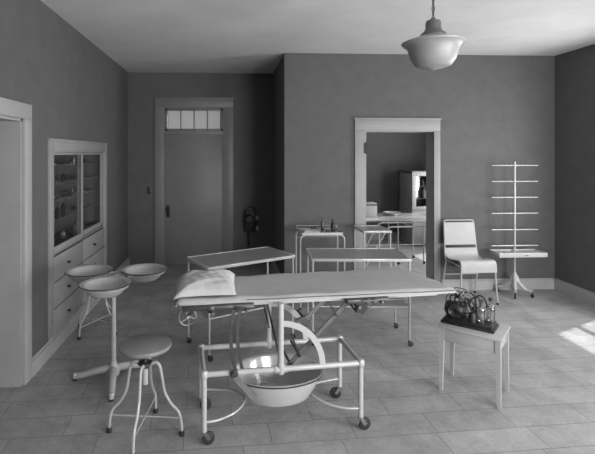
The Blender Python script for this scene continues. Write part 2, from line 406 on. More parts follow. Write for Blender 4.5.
# switch + outlet + wall apparatus
t = thing('light_switch', 'small dark push switch on the recess wall left of the closed door', 'light switch', (-1.29, YB, 1.25))
MB().box(-.035, .035, -.008, 0, -.06, .06, .003).build('plate', M['steel'], t)
for z in (-.02, .02): MB().lathe([(.009, 0), (.009, .01), (0, .012)], (0, 0, 0), 10, mtx=Matrix.Translation((0, -.007, z)) @ Matrix.Rotation(R(90), 4, 'X')).build('button', M['black'], t)
t = thing('wall_outlet', 'dark square wall outlet low behind the white chair', 'outlet', (3.10, YM, .385))
MB().box(-.045, .045, -.02, 0, -.055, .055, .004).build('plate', M['steel'], t)
MB().box(-.022, .022, -.026, -.019, -.03, .03, .003).build('socket', M['black'], t)
t = thing('wall_sterilizer', 'black cast iron apparatus with two pale knobs on the dark recess wall beside the door', 'sterilizer', (.42, YB, 0))
b = MB().box(-.15, .06, -.06, 0, .55, .92, .012)
b.lathe([(0, 0), (.06, 0), (.075, .03), (.075, .14), (.055, .17), (0, .18)], (0, 0, 0), 20, mtx=Matrix.Translation((-.07, -.05, .78)) @ Matrix.Rotation(R(90), 4, 'X'))
b.build('body', M['black'], t)
MB().tube(rnd([(-.07, -.05, .56), (-.07, -.05, .3), (-.07, 0, .3)], .04), .014, 8).build('pipe', M['black'], t); MB().tube(rnd([(.02, -.04, .9), (.02, -.1, .98), (-.08, -.16, .98), (-.12, -.16, .86)], .04), .010, 8).build('pipe', M['black'], t)
for z, rr in ((.75, .028), (.58, .024)):
    tag(MB().lathe([(0, 0), (rr*.8, .01), (rr, .04), (rr*.8, .075), (0, .085)], (0, 0, 0), 16, mtx=Matrix.Translation((.07, -.09, z))).tube([(.07, -.09, z+.04), (.05, -.02, z+.04)], .008, 8).build('knob', M['enamel'], t), 'pale porcelain knob')

# ------------------------------------------------------------------ pendant lamp
t = thing('pendant_lamp', 'pendant lamp with a white opal glass bowl hanging by a chain from the ceiling', 'lamp', (1.40, 3.0, 2.42))
bowl = [(0, 0), (.02, .003), (.05, .014), (.085, .02), (.118, .034), (.145, .075), (.16, .12), (.168, .15), (.182, .168), (.203, .178), (.207, .188), (.195, .194), (.15, .208), (.10, .228), (.07, .24)]
MB().lathe(bowl, n=40).build('lamp_bowl', M['opal'], t)
MB().lathe([(.082, .232), (.086, .240), (.080, .250), (.062, .262), (.050, .285), (.050, .322), (.045, .336), (.02, .342), (.012, .36), (0, .36)], n=28).build('fitter', M['fitter'], t)
ch = MB()
for k in range(7):
    z = .385+k*.035; pts = [(math.cos(a)*.009*(1 if k % 2 else 0), math.cos(a)*.009*(0 if k % 2 else 1), z+math.sin(a)*.021) for a in [2*PI*q/12 for q in range(12)]]
    ch.tube(pts, .0032, 6, closed=True)
ch.tube([(0, 0, .36), (0.004, 0, .6), (0, 0, .78)], .004, 6)
ch.tube([(0, 0, .62), (0, 0, .765)], .011, 8)
ch.build('chain', M['fitter'], t)
MB().lathe([(.03, .70), (.05, .73), (.065, .765), (.065, .779), (0, .779)], n=20).build('canopy', M['fitter'], t)

# ------------------------------------------------------------------ revolving stools
def caster_mb(b, x, y, r=.028, ang=0):
    b.lathe([(0, -.010), (r*.7, -.010), (r, -.006), (r, .006), (r*.7, .010), (0, .010)], (0, 0, 0), 16, mtx=Matrix.Translation((x, y, r)) @ Matrix.Rotation(ang, 4, 'Z') @ Matrix.Rotation(R(90), 4, 'X'))
def make_stool(loc, rz, label):
    t = thing('revolving_stool', label, 'stool', loc, rz, None)
    MB().lathe([(0, .565), (.155, .565), (.168, .572), (.173, .584), (.170, .596), (.160, .601), (.0, .602)], n=40).build('seat', M['enamel_top'], t)
    MB().tube([(0, 0, .36), (0, 0, .57)], .014, 12).build('screw', M['steel'], t)
    MB().lathe([(0, .44), (.028, .44), (.032, .455), (.045, .462), (.045, .475), (0, .476)], n=20).build('hub', M['steel'], t); MB().lathe([(0, .548), (.06, .548), (.06, .564), (0, .564)], n=20).build('seat_plate', M['steel'], t)
    tag(MB().tube([(0, 0, .33), (0, 0, .445)], .019, 12).build('sleeve', M['enamel'], t), 'white sleeve')
    for k in range(4):
        a = k*PI/2; c, s = math.cos(a), math.sin(a)
        pr = spline([(.03, .455), (.065, .475), (.095, .455), (.112, .38), (.128, .29), (.17, .21), (.222, .155), (.24, .09), (.245, .02)], 6)
        lg = MB().tube([(p[0]*c, p[0]*s, p[1]) for p in [(q.x, q.y) for q in spline([(x, z, 0) for x, z in [(.03, .455), (.065, .475), (.095, .455), (.112, .38), (.128, .29), (.17, .21), (.222, .155), (.24, .09), (.245, .02)]], 6)]], .0105, 10).build('leg', M['enamel'], t)
        MB().lathe([(0, 0), (.017, 0), (.018, .02), (.013, .032), (0, .032)], (.245*c, .245*s, 0), 12).build('rubber_foot', M['rubber'], lg)
    MB().tube([(-.236, 0, .115), (.236, 0, .115)], .0045, 8).tube([(0, -.236, .115), (0, .236, .115)], .0045, 8).build('brace', M['enamel'], t)
    return t
ST1 = make_stool((-.543, 3.008, 0), R(-7), 'white enamelled revolving stool with round seat, nearest the viewer beside the basin stand')
dup(ST1, (-1.36, 4.78, 0), R(62), 'white bent-leg stool half hidden behind the basin stand by the cabinet')

# ------------------------------------------------------------------ three-basin stand
bx, by = -.93, 3.73
t = thing('basin_stand', 'white iron stand on three spreading feet holding three enamel basins', 'stand', (bx, by, 0))
RB = .265; BA = [R(152), R(272), R(32)]; zr = .862
MB().tube([(0, 0, .10), (0, 0, .80)], [.021, .017], 16).build('pole', M['enamel'], t)
MB().lathe([(0, .05), (.045, .05), (.05, .08), (.04, .11), (.03, .13), (.024, .16), (0, .16)], n=20).build('hub', M['enamel'], t)
FA = [R(177), R(281), R(40)]
for a in FA:
    c, s = math.cos(a), math.sin(a)
    pts = spline([(.0, 0, .10), (.12*c, .12*s, .085), (.24*c, .24*s, .05), (.315*c, .315*s, .03)], 6)
    n = len(pts); l = MB().tube(pts, [.034-.012*i/(n-1) for i in range(n)], 10).lathe([(0, .018), (.02, .018), (.022, .045), (.014, .06), (0, .06)], (.315*c, .315*s, 0), 12).build('leg', M['enamel'], t)
    MB().lathe([(0, 0), (.018, 0), (.018, .02), (0, .02)], (.315*c, .315*s, 0), 12).build('foot_pad', M['rubber'], l)
fr = MB().lathe([(0, .78), (.03, .78), (.035, .80), (.03, .825), (0, .825)], n=16)
MB_r = .166
for a in BA:
    c, s = math.cos(a)*RB, math.sin(a)*RB
    fr.tube([(c+MB_r*math.cos(q), s+MB_r*math.sin(q), zr-.014) for q in [2*PI*k/36 for k in range(36)]], .0065, 8, closed=True)
    fr.tube([(0, 0, .80), ((RB-MB_r)*math.cos(a), (RB-MB_r)*math.sin(a), zr-.014)], .009, 8)
for a, bq in ((BA[0], BA[2]), (BA[0], BA[1]), (BA[1], BA[2])):
    p0 = Vector((math.cos(a)*RB, math.sin(a)*RB, zr-.012)); p1 = Vector((math.cos(bq)*RB, math.sin(bq)*RB, zr-.012)); d = (p1-p0).normalized()
    fr.tube([p0+d*MB_r, p1-d*MB_r], .006, 8)
fr.lathe([(.05, zr-.012), (.06, zr-.016), (.066, zr-.012), (.06, zr-.006), (.05, zr-.012)], (.0, .07, 0), 24, cap=False)
fr.build('ring_frame', M['enamel'], t)
prof_o = [(0, -.078), (.095, -.078), (.115, -.073), (.137, -.050), (.156, -.018), (.163, -.004), (.190, .004), (.194, .008)]
prof_i = [(.190, .011), (.161, .004), (.151, -.016), (.131, -.046), (.11, -.067), (.09, -.071), (0, -.072)]
for a, lb in zip(BA, ('enamel wash basin with dark rim in the stand, leftmost, nearest the wall cabinet', 'enamel wash basin with dark rim in the stand, front one directly above the pole', 'enamel wash basin with dark rim in the stand, right one, nearest the operating table')):
    o = MB().lathe(prof_o+prof_i, n=44).build('wash_basin', M['basin']); o.location = (bx+math.cos(a)*RB, by+math.sin(a)*RB, zr)
    tag(o, lb, 'basin', 'wash basins in the stand')
    MB().tube([(.191*math.cos(q), .191*math.sin(q), .008) for q in [2*PI*k/44 for k in range(44)]], .0038, 6, closed=True).build('rim', M['rim'], o)

# ------------------------------------------------------------------ operating table
OX, OY, OR = .350, 3.115, R(6)
t = OT = thing('operating_table', 'white tubular operating table on casters with steel linkage under the padded top', 'operating table', (OX, OY, 0), OR)
hx, hy, zf = .522, .20, .452
f = MB()
for y in (-hy, hy): f.tube([(-hx, y, zf), (hx, y, zf)], .0185, 12)
for x in (-hx, hx): f.tube([(x, -hy, zf), (x, hy, zf)], .0165, 12)
for x in (-hx, hx):
    for y in (-hy, hy): f.lathe([(0, -.028), (.018, -.026), (.026, -.012), (.026, .012), (.018, .026), (0, .028)], (x, y, zf), 14)
for y in (-hy, hy): f.lathe([(.022, -.03), (.026, -.02), (.026, .02), (.022, .045)], (-.025, y, zf), 14)
for y in (-hy, hy): f.tube([(-.065, y, zf), (.015, y, zf)], .024, 12)
f.build('frame', M['enamel'], t)
for x in (-hx, hx):
    for y in (-hy, hy):
        l = MB().tube([(x, y, .085), (x, y, zf)], .0175, 12).build('leg', M['enamel'], t)
        c = MB(); a = {(-hx, -hy): .35, (hx, -hy): .15, (-hx, hy): .1, (hx, hy): 2.9}[(x, y)]
        cx_, cy_ = x+.032*math.cos(a), y+.032*math.sin(a)
        caster_mb(c, cx_, cy_, .041, a)
        k = c.build('caster', M['rubber'], l)
        f2 = MB()
        for sgn in (-1, 1):
            ox, oy = -math.sin(a)*.015*sgn, math.cos(a)*.015*sgn
            f2.tube([(cx_+ox, cy_+oy, .041), (x+ox*.8, y+oy*.8, .086)], .009, 6, flat=(.0025, .012))
        f2.lathe([(.012, .08), (.02, .084), (.02, .094), (0, .095)], (x, y, 0), 12)
        tag(f2.build('caster_fork', M['nickel'], l), 'nickel caster fork')
for sgn in (-1, 1):
    pts = spline([(sgn*hx, -hy, .150), (sgn*(hx-.10), -hy+.015, .15), (sgn*(hx-.22), -hy+.075, .162), (sgn*(hx-.29), 0, .170), (sgn*(hx-.22), hy-.075, .162), (sgn*(hx-.10), hy-.015, .15), (sgn*hx, hy, .150)], 6)
    MB().tube(pts, .0075, 8).build('bow_stretcher', M['enamel'], t)
for y in (-hy, hy):
    MB().tube([(-.025, y, zf), (-.025, y, .88)], .0205, 12).build('post', M['enamel'], t)
    q = MB(); arc = [(-.025+.28*math.sin(a), y, zf+.01+.285*math.cos(a)) for a in [R(90)*k/20 for k in range(21)]]
    q.tube(arc, .018, flat=(.008, .019)).build('arc_bracket', M['enamel'], t)
# top frame
tf = MB()
for y in (-.145, .145): tf.box(-.66, 1.10, y-.012, y+.012, .862, .884, .002)
for x in (-.66, -.2, .35, .8, 1.10): tf.box(x-.015, x+.015, -.145, .145, .864, .882, .002)
tf.build('top_frame', M['enamel'], t)
st = MB()
st.box(-.66, -.20, -.205, -.16, .856, .883, .003).box(-.50, -.46, -.21, -.15, .842, .884, .003).box(-.33, -.20, -.215, -.19, .858, .880, .004)
st.build('side_rail', M['steel'], t)
MB().box(.42, .72, -.225, -.165, .858, .883, .003).tube([(.68, -.222, .87), (.82, -.222, .872)], .008, 8).build('side_rail', M['steel'], t)
for x, z, r in ((-.47, .85, .014), (-.25, .86, .012), (.56, .878, .018), (.61, .878, .018), (.50, .84, .015), (.66, .868, .012)):
    MB().lathe([(0, 0), (r, 0), (r*1.1, .012), (r*.8, .026), (0, .028)], (0, 0, 0), 14, mtx=Matrix.Translation((x, -.215, z-.006)) @ Matrix.Rotation(R(90), 4, 'X')).build('clamp_screw', M['fitter'], t)
MB().tube([(.52, -.24, .878), (.63, -.24, .878)], .007, 8).build('clamp_bar', M['fitter'], t)
cl = MB().prism([(.49, .86), (.59, .86), (.575, .80), (.54, .765), (.51, .79)], -.18, -.13)
cl.build('clamp', M['black'], t)
# linkage (flat steel bars) in two planes
def bar(b, p0, p1, y, w=.012, th=.004): b.tube([(p0[0], y, p0[1]), (p1[0], y, p1[1])], .01, flat=(th, w))
for y in (-.10,):
    b = MB(); bar(b, (.045, .42), (.50, .86), y, .014, .005); b.build('lift_arm', M['fitter'], t)
    b = MB(); bar(b, (.15, .71), (.32, .87), y, .013, .004); b.build('upper_arm', M['fitter'], t)
for p0, p1 in (((.31, .865), (.39, .74)), ((.175, .71), (.235, .61)), ((.065, .64), (.125, .49)), ((.45, .86), (.53, .76)), ((-.04, .60), (-.005, .43)), ((-.10, .86), (-.04, .60))):
    lk = MB(); bar(lk, p0, p1, -.115, .006, .003); lk.build('link', M['black'], t)
for p0, p1 in (((-.10, .86), (-.04, .60)),):
    lk = MB(); bar(lk, p0, p1, .115, .006, .003); lk.build('link', M['black'], t)
for x, z in ((.175, .71), (.235, .61), (.31, .86), (.065, .43), (.125, .49)): MB().tube([(x, -.125, z), (x, .125, z)], .009, 10).build('pivot_rod', M['steel'], t)
MB().prism([(.10, .74), (.16, .76), (.20, .71), (.215, .63), (.19, .62), (.165, .67)], -.13, -.112).build('ratchet', M['steel'], t)
MB().tube([(.58, -.12, .78), (.76, -.15, .865)], .003, 6).build('tie_wire', M['steel'], t)
# tilting lever on the near left
for dx, dy in ((0, -.215), (.045, -.195)):
    b = MB().tube([(p.x+dx, dy, p.z) for p in spline([(-.335, 0, .86), (-.352, 0, .74), (-.35, 0, .62), (-.33, 0, .50), (-.315, 0, .44)], 6)], .01, flat=(.004, .011))
    b.build('hanger_link', M['steel'], t)
b = MB().tube([(p.x, p.y, p.z) for p in spline([(-.345, -.22, .46), (-.30, -.225, .40), (-.235, -.225, .33), (-.20, -.225, .29)], 6)], .01, flat=(.007, .018))
b.build('foot_lever', M['nickel'], t)
MB().lathe([(0, 0), (.022, 0), (.026, .015), (.014, .03), (0, .03)], (0, 0, 0), 14, mtx=Matrix.Translation((-.335, -.215, .455)) @ Matrix.Rotation(R(90), 4, 'X')).build('lever_hub', M['steel'], t)
# handwheel at the head end
hw = MB(); wc = V(-.625, -.10, .79)
rot = Matrix.Rotation(R(12), 4, 'Z')
wp = lambda a, r: tuple(wc + (rot @ V(r*math.cos(a), 0, r*math.sin(a))))
hw.tube([wp(2*PI*k/32, .056) for k in range(32)], .005, 8, closed=True)
for k in range(3):
    a = R(100+120*k); hw.tube([wp(a+.5, .004), wp(a+.25, .02), wp(a, .038), wp(a, .055)], .004, 6)
hw.tube([tuple(wc+rot @ V(0, -.02, 0)), tuple(wc+rot @ V(0, .03, 0))], .009, 10)
hw.build('handwheel', M['nickel'], t)
MB().tube([tuple(wc+rot @ V(0, .02, 0)), (-.60, 0.04, .76), (-.60, .06, .87)], .009, 8).build('wheel_shaft', M['steel'], t)

# pad with sheet (lies on the table)
def warped(name, m, nx, ny, fn, thick, bottomfn=None):
    bm = bmesh.new(); T = []; B = []
    for i in range(nx+1):
        T.append([]); B.append([])
        for j in range(ny+1):
            p = fn(i/nx, j/ny); T[i].append(bm.verts.new(p))
            q = bottomfn(i/nx, j/ny) if bottomfn else (p[0], p[1], p[2]-thick)
            B[i].append(bm.verts.new(q))
    for i in range(nx):
        for j in range(ny):
            bm.faces.new([T[i][j], T[i+1][j], T[i+1][j+1], T[i][j+1]]); bm.faces.new([B[i][j], B[i][j+1], B[i+1][j+1], B[i+1][j]])
    for i in range(nx):
        bm.faces.new([T[i][0], B[i][0], B[i+1][0], T[i+1][0]]); bm.faces.new([T[i][ny], T[i+1][ny], B[i+1][ny], B[i][ny]])
    for j in range(ny):
        bm.faces.new([T[0][j], T[0][j+1], B[0][j+1], B[0][j]]); bm.faces.new([T[nx][j], B[nx][j], B[nx][j+1], T[nx][j+1]])
    o = MB(); o.bm.free(); o.bm = bm
    return o.build(name, m, None, ang=55)
def edge(v, w):   # rounded fall-off close to an edge
    d = min(v, 1-v)/w
    return 0 if d >= 1 else (1-math.sqrt(max(0, 1-(1-d)**2)))
def padfn(u, v):
    x = -.700+u*1.94
    yn = -.165-.030*u - .004*math.sin(u*23); yf = .375 + (.09*max(0, (u-.35)/.65)**1.2) + .003*math.sin(u*17)
    x += v*(-.10*max(0, (u-.6)/.4))
    y = yn+(yf-yn)*v
    z = .916 + .004*math.sin(u*9+1)*math.sin(v*5) + .003*math.sin(u*31+v*9)
    z -= .022*edge(v, .05) + .020*edge(u, .012)
    return (x, y, z)
def padbot(u, v):
    p = padfn(u, v); return (p[0], p[1], .885)
sh = warped('table_pad', M['linen'], 90, 26, padfn, .045, padbot)
sh.location = (OX, OY, 0); sh.rotation_euler = (0, 0, OR)
tag(sh, 'long pale pad with a white sheet lying over the operating table top', 'mattress')
sm = MB().tube([(p[0], p[1]-.0005, padfn(0, 0)[2]*0+.903) for p in [padfn(k/60, 0) for k in range(14, 61)]], .0024, 6)
sm.build('sheet_hem', M['steel'], sh)
# pillow
def pil(u, v, sgn):
    U, Vv = u*2-1, v*2-1
    ex, ey = 1-abs(U)**4, 1-abs(Vv)**4
    h = .082*max(0, ex*ey)**.5*(1-.12*U*U-.10*Vv*Vv)
    m = max(0, ex*ey)**.5
    # soft folds fanning from the near left corner
    ang = math.atan2(Vv+1.25, U+1.35)
    wr = .0035*math.sin(ang*17+U*2+1.2*math.sin(Vv*4))*m + .0022*math.sin(ang*31+2+Vv*4)*m + .004*math.sin(U*5-Vv*4+.5)*m + .002*math.sin(U*17+Vv*9)*m
    pin = 1-.07*(1-U*U)
    X = -.485 + U*.205*(1-.07*(1-Vv*Vv)) - .03*(-Vv if Vv < 0 else 0) + .02*(Vv if Vv > 0 else 0)
    Y = .085 + Vv*.245*pin
    z = .934
    if U < -.75 and Vv < -.6: z -= .012*(-.75-U)/.25
    return (X, Y, z + (h+wr if sgn > 0 else -.004*m))
po = warped('pillow', M['pillow'], 44, 44, lambda u, v: pil(u, v, 1), 0, lambda u, v: pil(u, v, -1))
po.location = (OX, OY, 0); po.rotation_euler = (0, 0, OR)
tag(po, 'plump wrinkled white pillow at the left end of the operating table', 'pillow')

# oval basin under the table
o = MB(); sc = 1.0
po_ = [(0, 0), (.62, 0), (.68, .02), (.80, .35), (.90, .72), (.95, .96), (1.0, 1.0), (1.02, 1.02)]
pi_ = [(1.0, 1.03), (.93, .98), (.88, .72), (.78, .36), (.66, .05), (.60, .03), (0, .03)]
o.lathe([(r*.328, z*.172) for r, z in po_+pi_], n=52, sy=.72)
bs = o.build('oval_basin', M['basin']); bs.location = (OX-.002, OY+.0, .180); bs.rotation_euler = (0, 0, OR)
tag(bs, 'large oval white enamel basin with dark rim set low inside the operating table frame', 'basin')
MB().tube([(.322*math.cos(q), .322*.72*math.sin(q), .160) for q in [2*PI*k/60 for k in range(60)]], .0042, 6, closed=True).build('rim', M['rim'], bs)

# ------------------------------------------------------------------ instrument tables
def make_table(loc, rz, label):
    t = thing('instrument_table', label, 'table', loc, rz, 'low shelved instrument tables')
    lx, ly, z = .475, .24, .845
    MB().box(-lx+.008, lx-.008, -ly+.008, ly-.008, z-.012, z-.004).build('tabletop', M['enamel_top'], t)
    b = MB()
    for s in (-1, 1):
        b.box(-lx, lx, s*ly-.008, s*ly+.008, z-.028, z, .003).box(s*lx-.008, s*lx+.008, -ly, ly, z-.028, z, .003)
    b.build('top_rim', M['enamel'], t)
    MB().box(-lx+.02, lx-.02, -ly+.02, ly-.02, .375, .383).build('lower_shelf', M['enamel_top'], t)
    b = MB()
    for s in (-1, 1): b.tube([(-lx+.01, s*(ly-.01), .38), (lx-.01, s*(ly-.01), .38)], .008, 8).tube([(s*(lx-.01), -ly+.01, .38), (s*(lx-.01), ly-.01, .38)], .007, 8)
    b.build('shelf_rail', M['enamel'], t)
    for x in (-1, 1):
        for y in (-1, 1):
            X, Y = x*(lx-.012), y*(ly-.012)
            l = MB().tube([(X, Y, .055), (X, Y, z-.02)], .0105, 10).build('leg', M['enamel'], t)
            c = MB(); caster_mb(c, X+.012, Y, .024, .3*x); c.lathe([(.006, .04), (.014, .045), (.014, .06), (0, .062)], (X, Y, 0), 10); c.build('caster', M['rubber'], l)
    return t
T1 = make_table((.135, 4.44, 0), R(28.5), 'white enamel two-tier table standing askew in front of the closed door')
dup(T1, (1.30, 4.50, 0), R(-4), 'white enamel two-tier table behind the middle of the operating table, below the doorway')

# ------------------------------------------------------------------ bent tube tray table by the wall
t = thing('tray_table', 'white bent-tube tray table against the wall left of the doorway, holding bottles and towel', 'table', (1.13, 5.48, 0))
tx, ty, tz = .265, .17, .885
for y in (-ty, ty):
    MB().tube(rnd([(-tx, y, .02), (-tx, y, tz), (tx, y, tz), (tx, y, .02)], .07), .009, 10).build('frame', M['enamel'], t)
b = MB().box(-tx+.02, tx-.02, -ty, ty, tz+.003, tz+.010)
for s in (-1, 1): b.box(-tx+.02, tx-.02, s*ty-.003, s*ty+.003, tz+.003, tz+.028).box(s*(tx-.02)-.003, s*(tx-.02)+.003, -ty, ty, tz+.003, tz+.028)
b.build('tray', M['enamel'], t)
MB().tube([(-tx+.01, ty, .945), (tx-.01, ty, .945)], .003, 6).tube([(-tx+.01, ty, .9), (-tx+.01, ty, .945)], .003, 6).tube([(tx-.01, ty, .9), (tx-.01, ty, .945)], .003, 6).build('back_rail', M['enamel'], t)
b = MB().box(-tx+.005, tx-.005, -ty, ty, .26, .268)
b.build('lower_shelf', M['enamel_top'], t)
MB().tube([(-tx, ty, .80), (tx, ty, .80)], .003, 6).tube([(-tx, -ty, .264), (tx, -ty, .264)], .006, 6).build('stretcher', M['enamel'], t)
for x in (-tx, tx):
    for y in (-ty, ty): MB().lathe([(0, 0), (.014, 0), (.014, .025), (0, .025)], (x, y, 0), 10).build('rubber_foot', M['rubber'], t)
tw = warped('folded_towel', M['pillow'], 14, 10, lambda u, v: (.915+.19*u, 5.36+.19*v, .924+.004*math.sin(u*7)-.005*edge(v, .2)-.005*edge(u, .1)), .024)
tag(tw, 'white folded towel lying on the left of the tray table', 'towel')
def bottle(name, loc, r, h, m, label, capm='black', cat='bottle', group=None):
    o = MB().lathe([(0, 0), (r*.92, 0), (r, .006), (r, h*.58), (r*.8, h*.68), (r*.36, h*.76), (r*.36, h*.9), (0, h*.9)], n=20).build(name, M[m])
    o.location = loc; tag(o, label, cat, group)
    MB().lathe([(0, h*.88), (r*.42, h*.88), (r*.42, h*.93), (r*.6, h*.95), (r*.55, h), (0, h)], n=16).build('stopper', M[capm], o)
    return o
bottle('bottle', (1.30, 5.50, .896), .028, .15, 'black', 'dark bottle on the tray table, the right one near its end')
bottle('bottle', (1.18, 5.56, .896), .02, .155, 'steel', 'slim dark bottle on the tray table, behind the middle beside the small dish')
o = MB().lathe([(0, 0), (.03, 0), (.045, .03), (.048, .032), (.04, .028), (.025, .006), (0, .006)], n=20).build('small_dish', M['nickel']); o.location = (1.24, 5.46, .896); tag(o, 'small metal dish between the bottles on the tray table', 'dish')
o = MB().box(-.06, .06, -.03, .03, 0, .018, .005).box(-.04, .05, -.015, .02, .018, .03, .004).build('instrument_case', M['black']); o.location = (1.07, 5.57, .896); tag(o, 'flat black instrument case behind the towel on the tray table', 'case')
o = MB().lathe([(0, 0), (.16, 0), (.185, .03), (.17, .06), (.10, .08), (0, .085)], n=24, sy=.6).lathe([(0, .07), (.03, .075), (.03, .1), (0, .105)], (0.03, 0, 0), 12).build('black_pan', M['black']); o.location = (1.16, 5.48, .269); tag(o, 'low dark covered pan on the lower shelf of the tray table', 'pan')

# ------------------------------------------------------------------ small stand table in front of the doorway
t = thing('stand_table', 'small high white stand table in front of the left side of the doorway', 'table', (1.81, 5.56, 0))
MB().box(-.17, .17, -.21, .21, .905, .918, .003).build('tabletop', M['enamel_top'], t)
b = MB()
for s in (-1, 1): b.box(-.176, .176, s*.21-.006, s*.21+.006, .895, .923, .002).box(s*.172-.005, s*.172+.005, -.21, .21, .895, .923, .002)
b.build('top_rim', M['enamel'], t)
for x in (-1, 1):
    for y in (-1, 1): MB().tube([(x*.162, y*.198, 0), (x*.162, y*.198, .90)], .0085, 8).build('leg', M['enamel'], t)
MB().tube([(-.162, -.198, .25), (.162, -.198, .25)], .006, 8).tube([(-.162, .198, .25), (.162, .198, .25)], .006, 8).tube([(-.162, -.198, .25), (-.162, .198, .25)], .006, 8).tube([(.162, -.198, .25), (.162, .198, .25)], .006, 8).build('stretcher', M['enamel'], t)

# ------------------------------------------------------------------ little white table with the pump
SX, SY, SR = 1.926, 3.43, R(-42)
t = thing('side_table', 'low white wooden table with splayed legs carrying the electric pump', 'table', (SX, SY, 0), SR)
zt = .508; ax, ay = .225, .175
MB().box(-ax, ax, -ay, ay, zt-.02, zt, .005).build('tabletop', M['wood'], t)
b = MB()
for s in (-1, 1): b.box(-ax+.02, ax-.02, s*(ay-.025)-.008, s*(ay-.025)+.008, zt-.115, zt-.02, .002).box(s*(ax-.03)-.008, s*(ax-.03)+.008, -ay+.03, ay-.03, zt-.115, zt-.02, .002)
b.build('apron', M['wood'], t)
for x in (-1, 1):
    for y in (-1, 1):
        p1 = V(x*(ax-.03), y*(ay-.03), zt-.02); p0 = V(x*(ax-.022), y*(ay-.022), .0)
        bm = MB(); w1, w0 = .019, .013
        vs = []
        for p, w in ((p0, w0), (p1, w1)):
            vs.append([bm.bm.verts.new(p+V(a*w, c*w, 0)) for a, c in ((-1, -1), (1, -1), (1, 1), (-1, 1))])
        bm.bm.faces.new(vs[0][::-1]); bm.bm.faces.new(vs[1])
        for k in range(4): bm.bm.faces.new([vs[0][k], vs[0][(k+1) % 4], vs[1][(k+1) % 4], vs[1][k]])
        bm.build('leg', M['wood'], t, smooth=False)
# pump: local x to the right-front along the table
t = PUMP = thing('electric_pump', 'black electric pump with bent tubes and flywheel standing on the low white table', 'pump', (SX-.02, SY+.02, zt), SR)
MB().box(-.195, .188, -.10, .10, .0, .022, .006).box(-.18, .172, -.088, .088, .022, .042, .006).build('base', M['black'], t)
b = MB(); RX = Matrix.Rotation(R(90), 4, 'X'); RY = Matrix.Rotation(R(90), 4, 'Y')
b.lathe([(0, -.07), (.045, -.07), (.056, -.055), (.058, .055), (.045, .07), (0, .07)], (0, 0, 0), 24, mtx=Matrix.Translation((-.11, .0, .105)) @ RY)
b.box(-.16, -.06, -.05, .05, .042, .07, .004)
b.build('motor', M['black'], t)
b = MB()
for k in range(4): b.tube([(-.095, -.045+.0*k, .085)]+[(-.095+(.022+.009*k)*math.cos(a), -.062, .102+(.022+.009*k)*math.sin(a)) for a in [2*PI*q/22 for q in range(22)]], .0035, 6)
b.build('motor_grille', M['steel'], t)
b = MB()
b.tube([(-.03, -.02+.0, .14)]*0+[(-.02+.058*math.cos(a), -.03, .15+.058*math.sin(a)) for a in [2*PI*q/30 for q in range(30)]], .007, 8, closed=True)
for k in range(5):
    a = 2*PI*k/5; b.tube([(-.02, -.03, .15), (-.02+.055*math.cos(a), -.03, .15+.055*math.sin(a))], .0045, 6)
b.tube([(-.02, -.05, .15), (-.02, .03, .15)], .009, 8)
b.build('flywheel', M['steel'], t)
b = MB().lathe([(0, .042), (.034, .042), (.034, .12), (.028, .135), (.012, .14), (.012, .165), (0, .165)], (.035, .02, 0), 18).lathe([(0, .042), (.026, .042), (.028, .10), (.02, .115), (0, .12)], (.03, -.055, 0), 16).lathe([(0, .042), (.022, .042), (.022, .16), (.016, .17), (0, .17)], (-.06, .05, 0), 16)
b.build('pump_cylinder', M['black'], t)
b = MB()
b.tube(spline([(.035, .02, .16), (.035, .02, .21), (.065, .02, .235), (.10, .02, .215), (.115, .02, .17), (.11, .02, .15)]), .0065, 8)
b.tube(spline([(.03, -.055, .11), (.01, -.06, .17), (.03, -.055, .225), (.075, -.05, .235), (.085, -.045, .16)]), .006, 8)
b.tube(spline([(-.06, .05, .16), (-.06, .05, .22), (-.02, .04, .24), (.03, .03, .22)]), .005, 8)
b.tube(rnd([(-.14, -.02, .15), (-.14, -.03, .215), (-.06, -.03, .22), (-.05, -.03, .17)], .02), .006, 8).tube(rnd([(-.12, .03, .15), (-.12, .03, .19), (-.02, .02, .19), (.0, .02, .13)], .02), .006, 8).lathe([(0, .19), (.022, .195), (.024, .225), (.012, .235), (0, .24)], (-.09, .0, 0), 14)
b.build('tubing', M['black'], t)
b = MB().tube(rnd([(-.165, -.05, .042), (-.165, -.05, .20), (-.10, -.04, .285), (-.02, -.02, .275), (.02, -.01, .20)], .02), .004, 8)
b.build('wire_handle', M['steel'], t)
tag(MB().lathe([(0, .235), (.013, .237), (.013, .255), (0, .26)], (-.05, -.02, 0), 12).lathe([(0, 0), (.02, .0), (.02, .012), (0, .015)], (0, 0, 0), 14, mtx=Matrix.Translation((-.055, -.03, .2)) @ RX).build('gauge', M['nickel'], t), 'nickel gauge')
ro = Matrix.Rotation(SR, 4, 'Z')
for (lx_, ly_), hh, lb in (((.085, -.03), .175, 'clear glass bottle on the pump base, the left one under the bent tube'), ((.14, .03), .185, 'clear glass bottle with dark stopper at the right end of the pump base')):
    p = ro @ V(lx_, ly_, 0); bottle('glass_bottle', (SX-.02+p.x, SY+.02+p.y, zt+.043), .031, hh, 'bottle', lb, 'black')

# ------------------------------------------------------------------ enamel chair
t = thing('metal_chair', 'white enamelled metal chair with slotted back and rolled seat front, beside the towel rack', 'chair', (3.075, 5.55, .0), R(1))
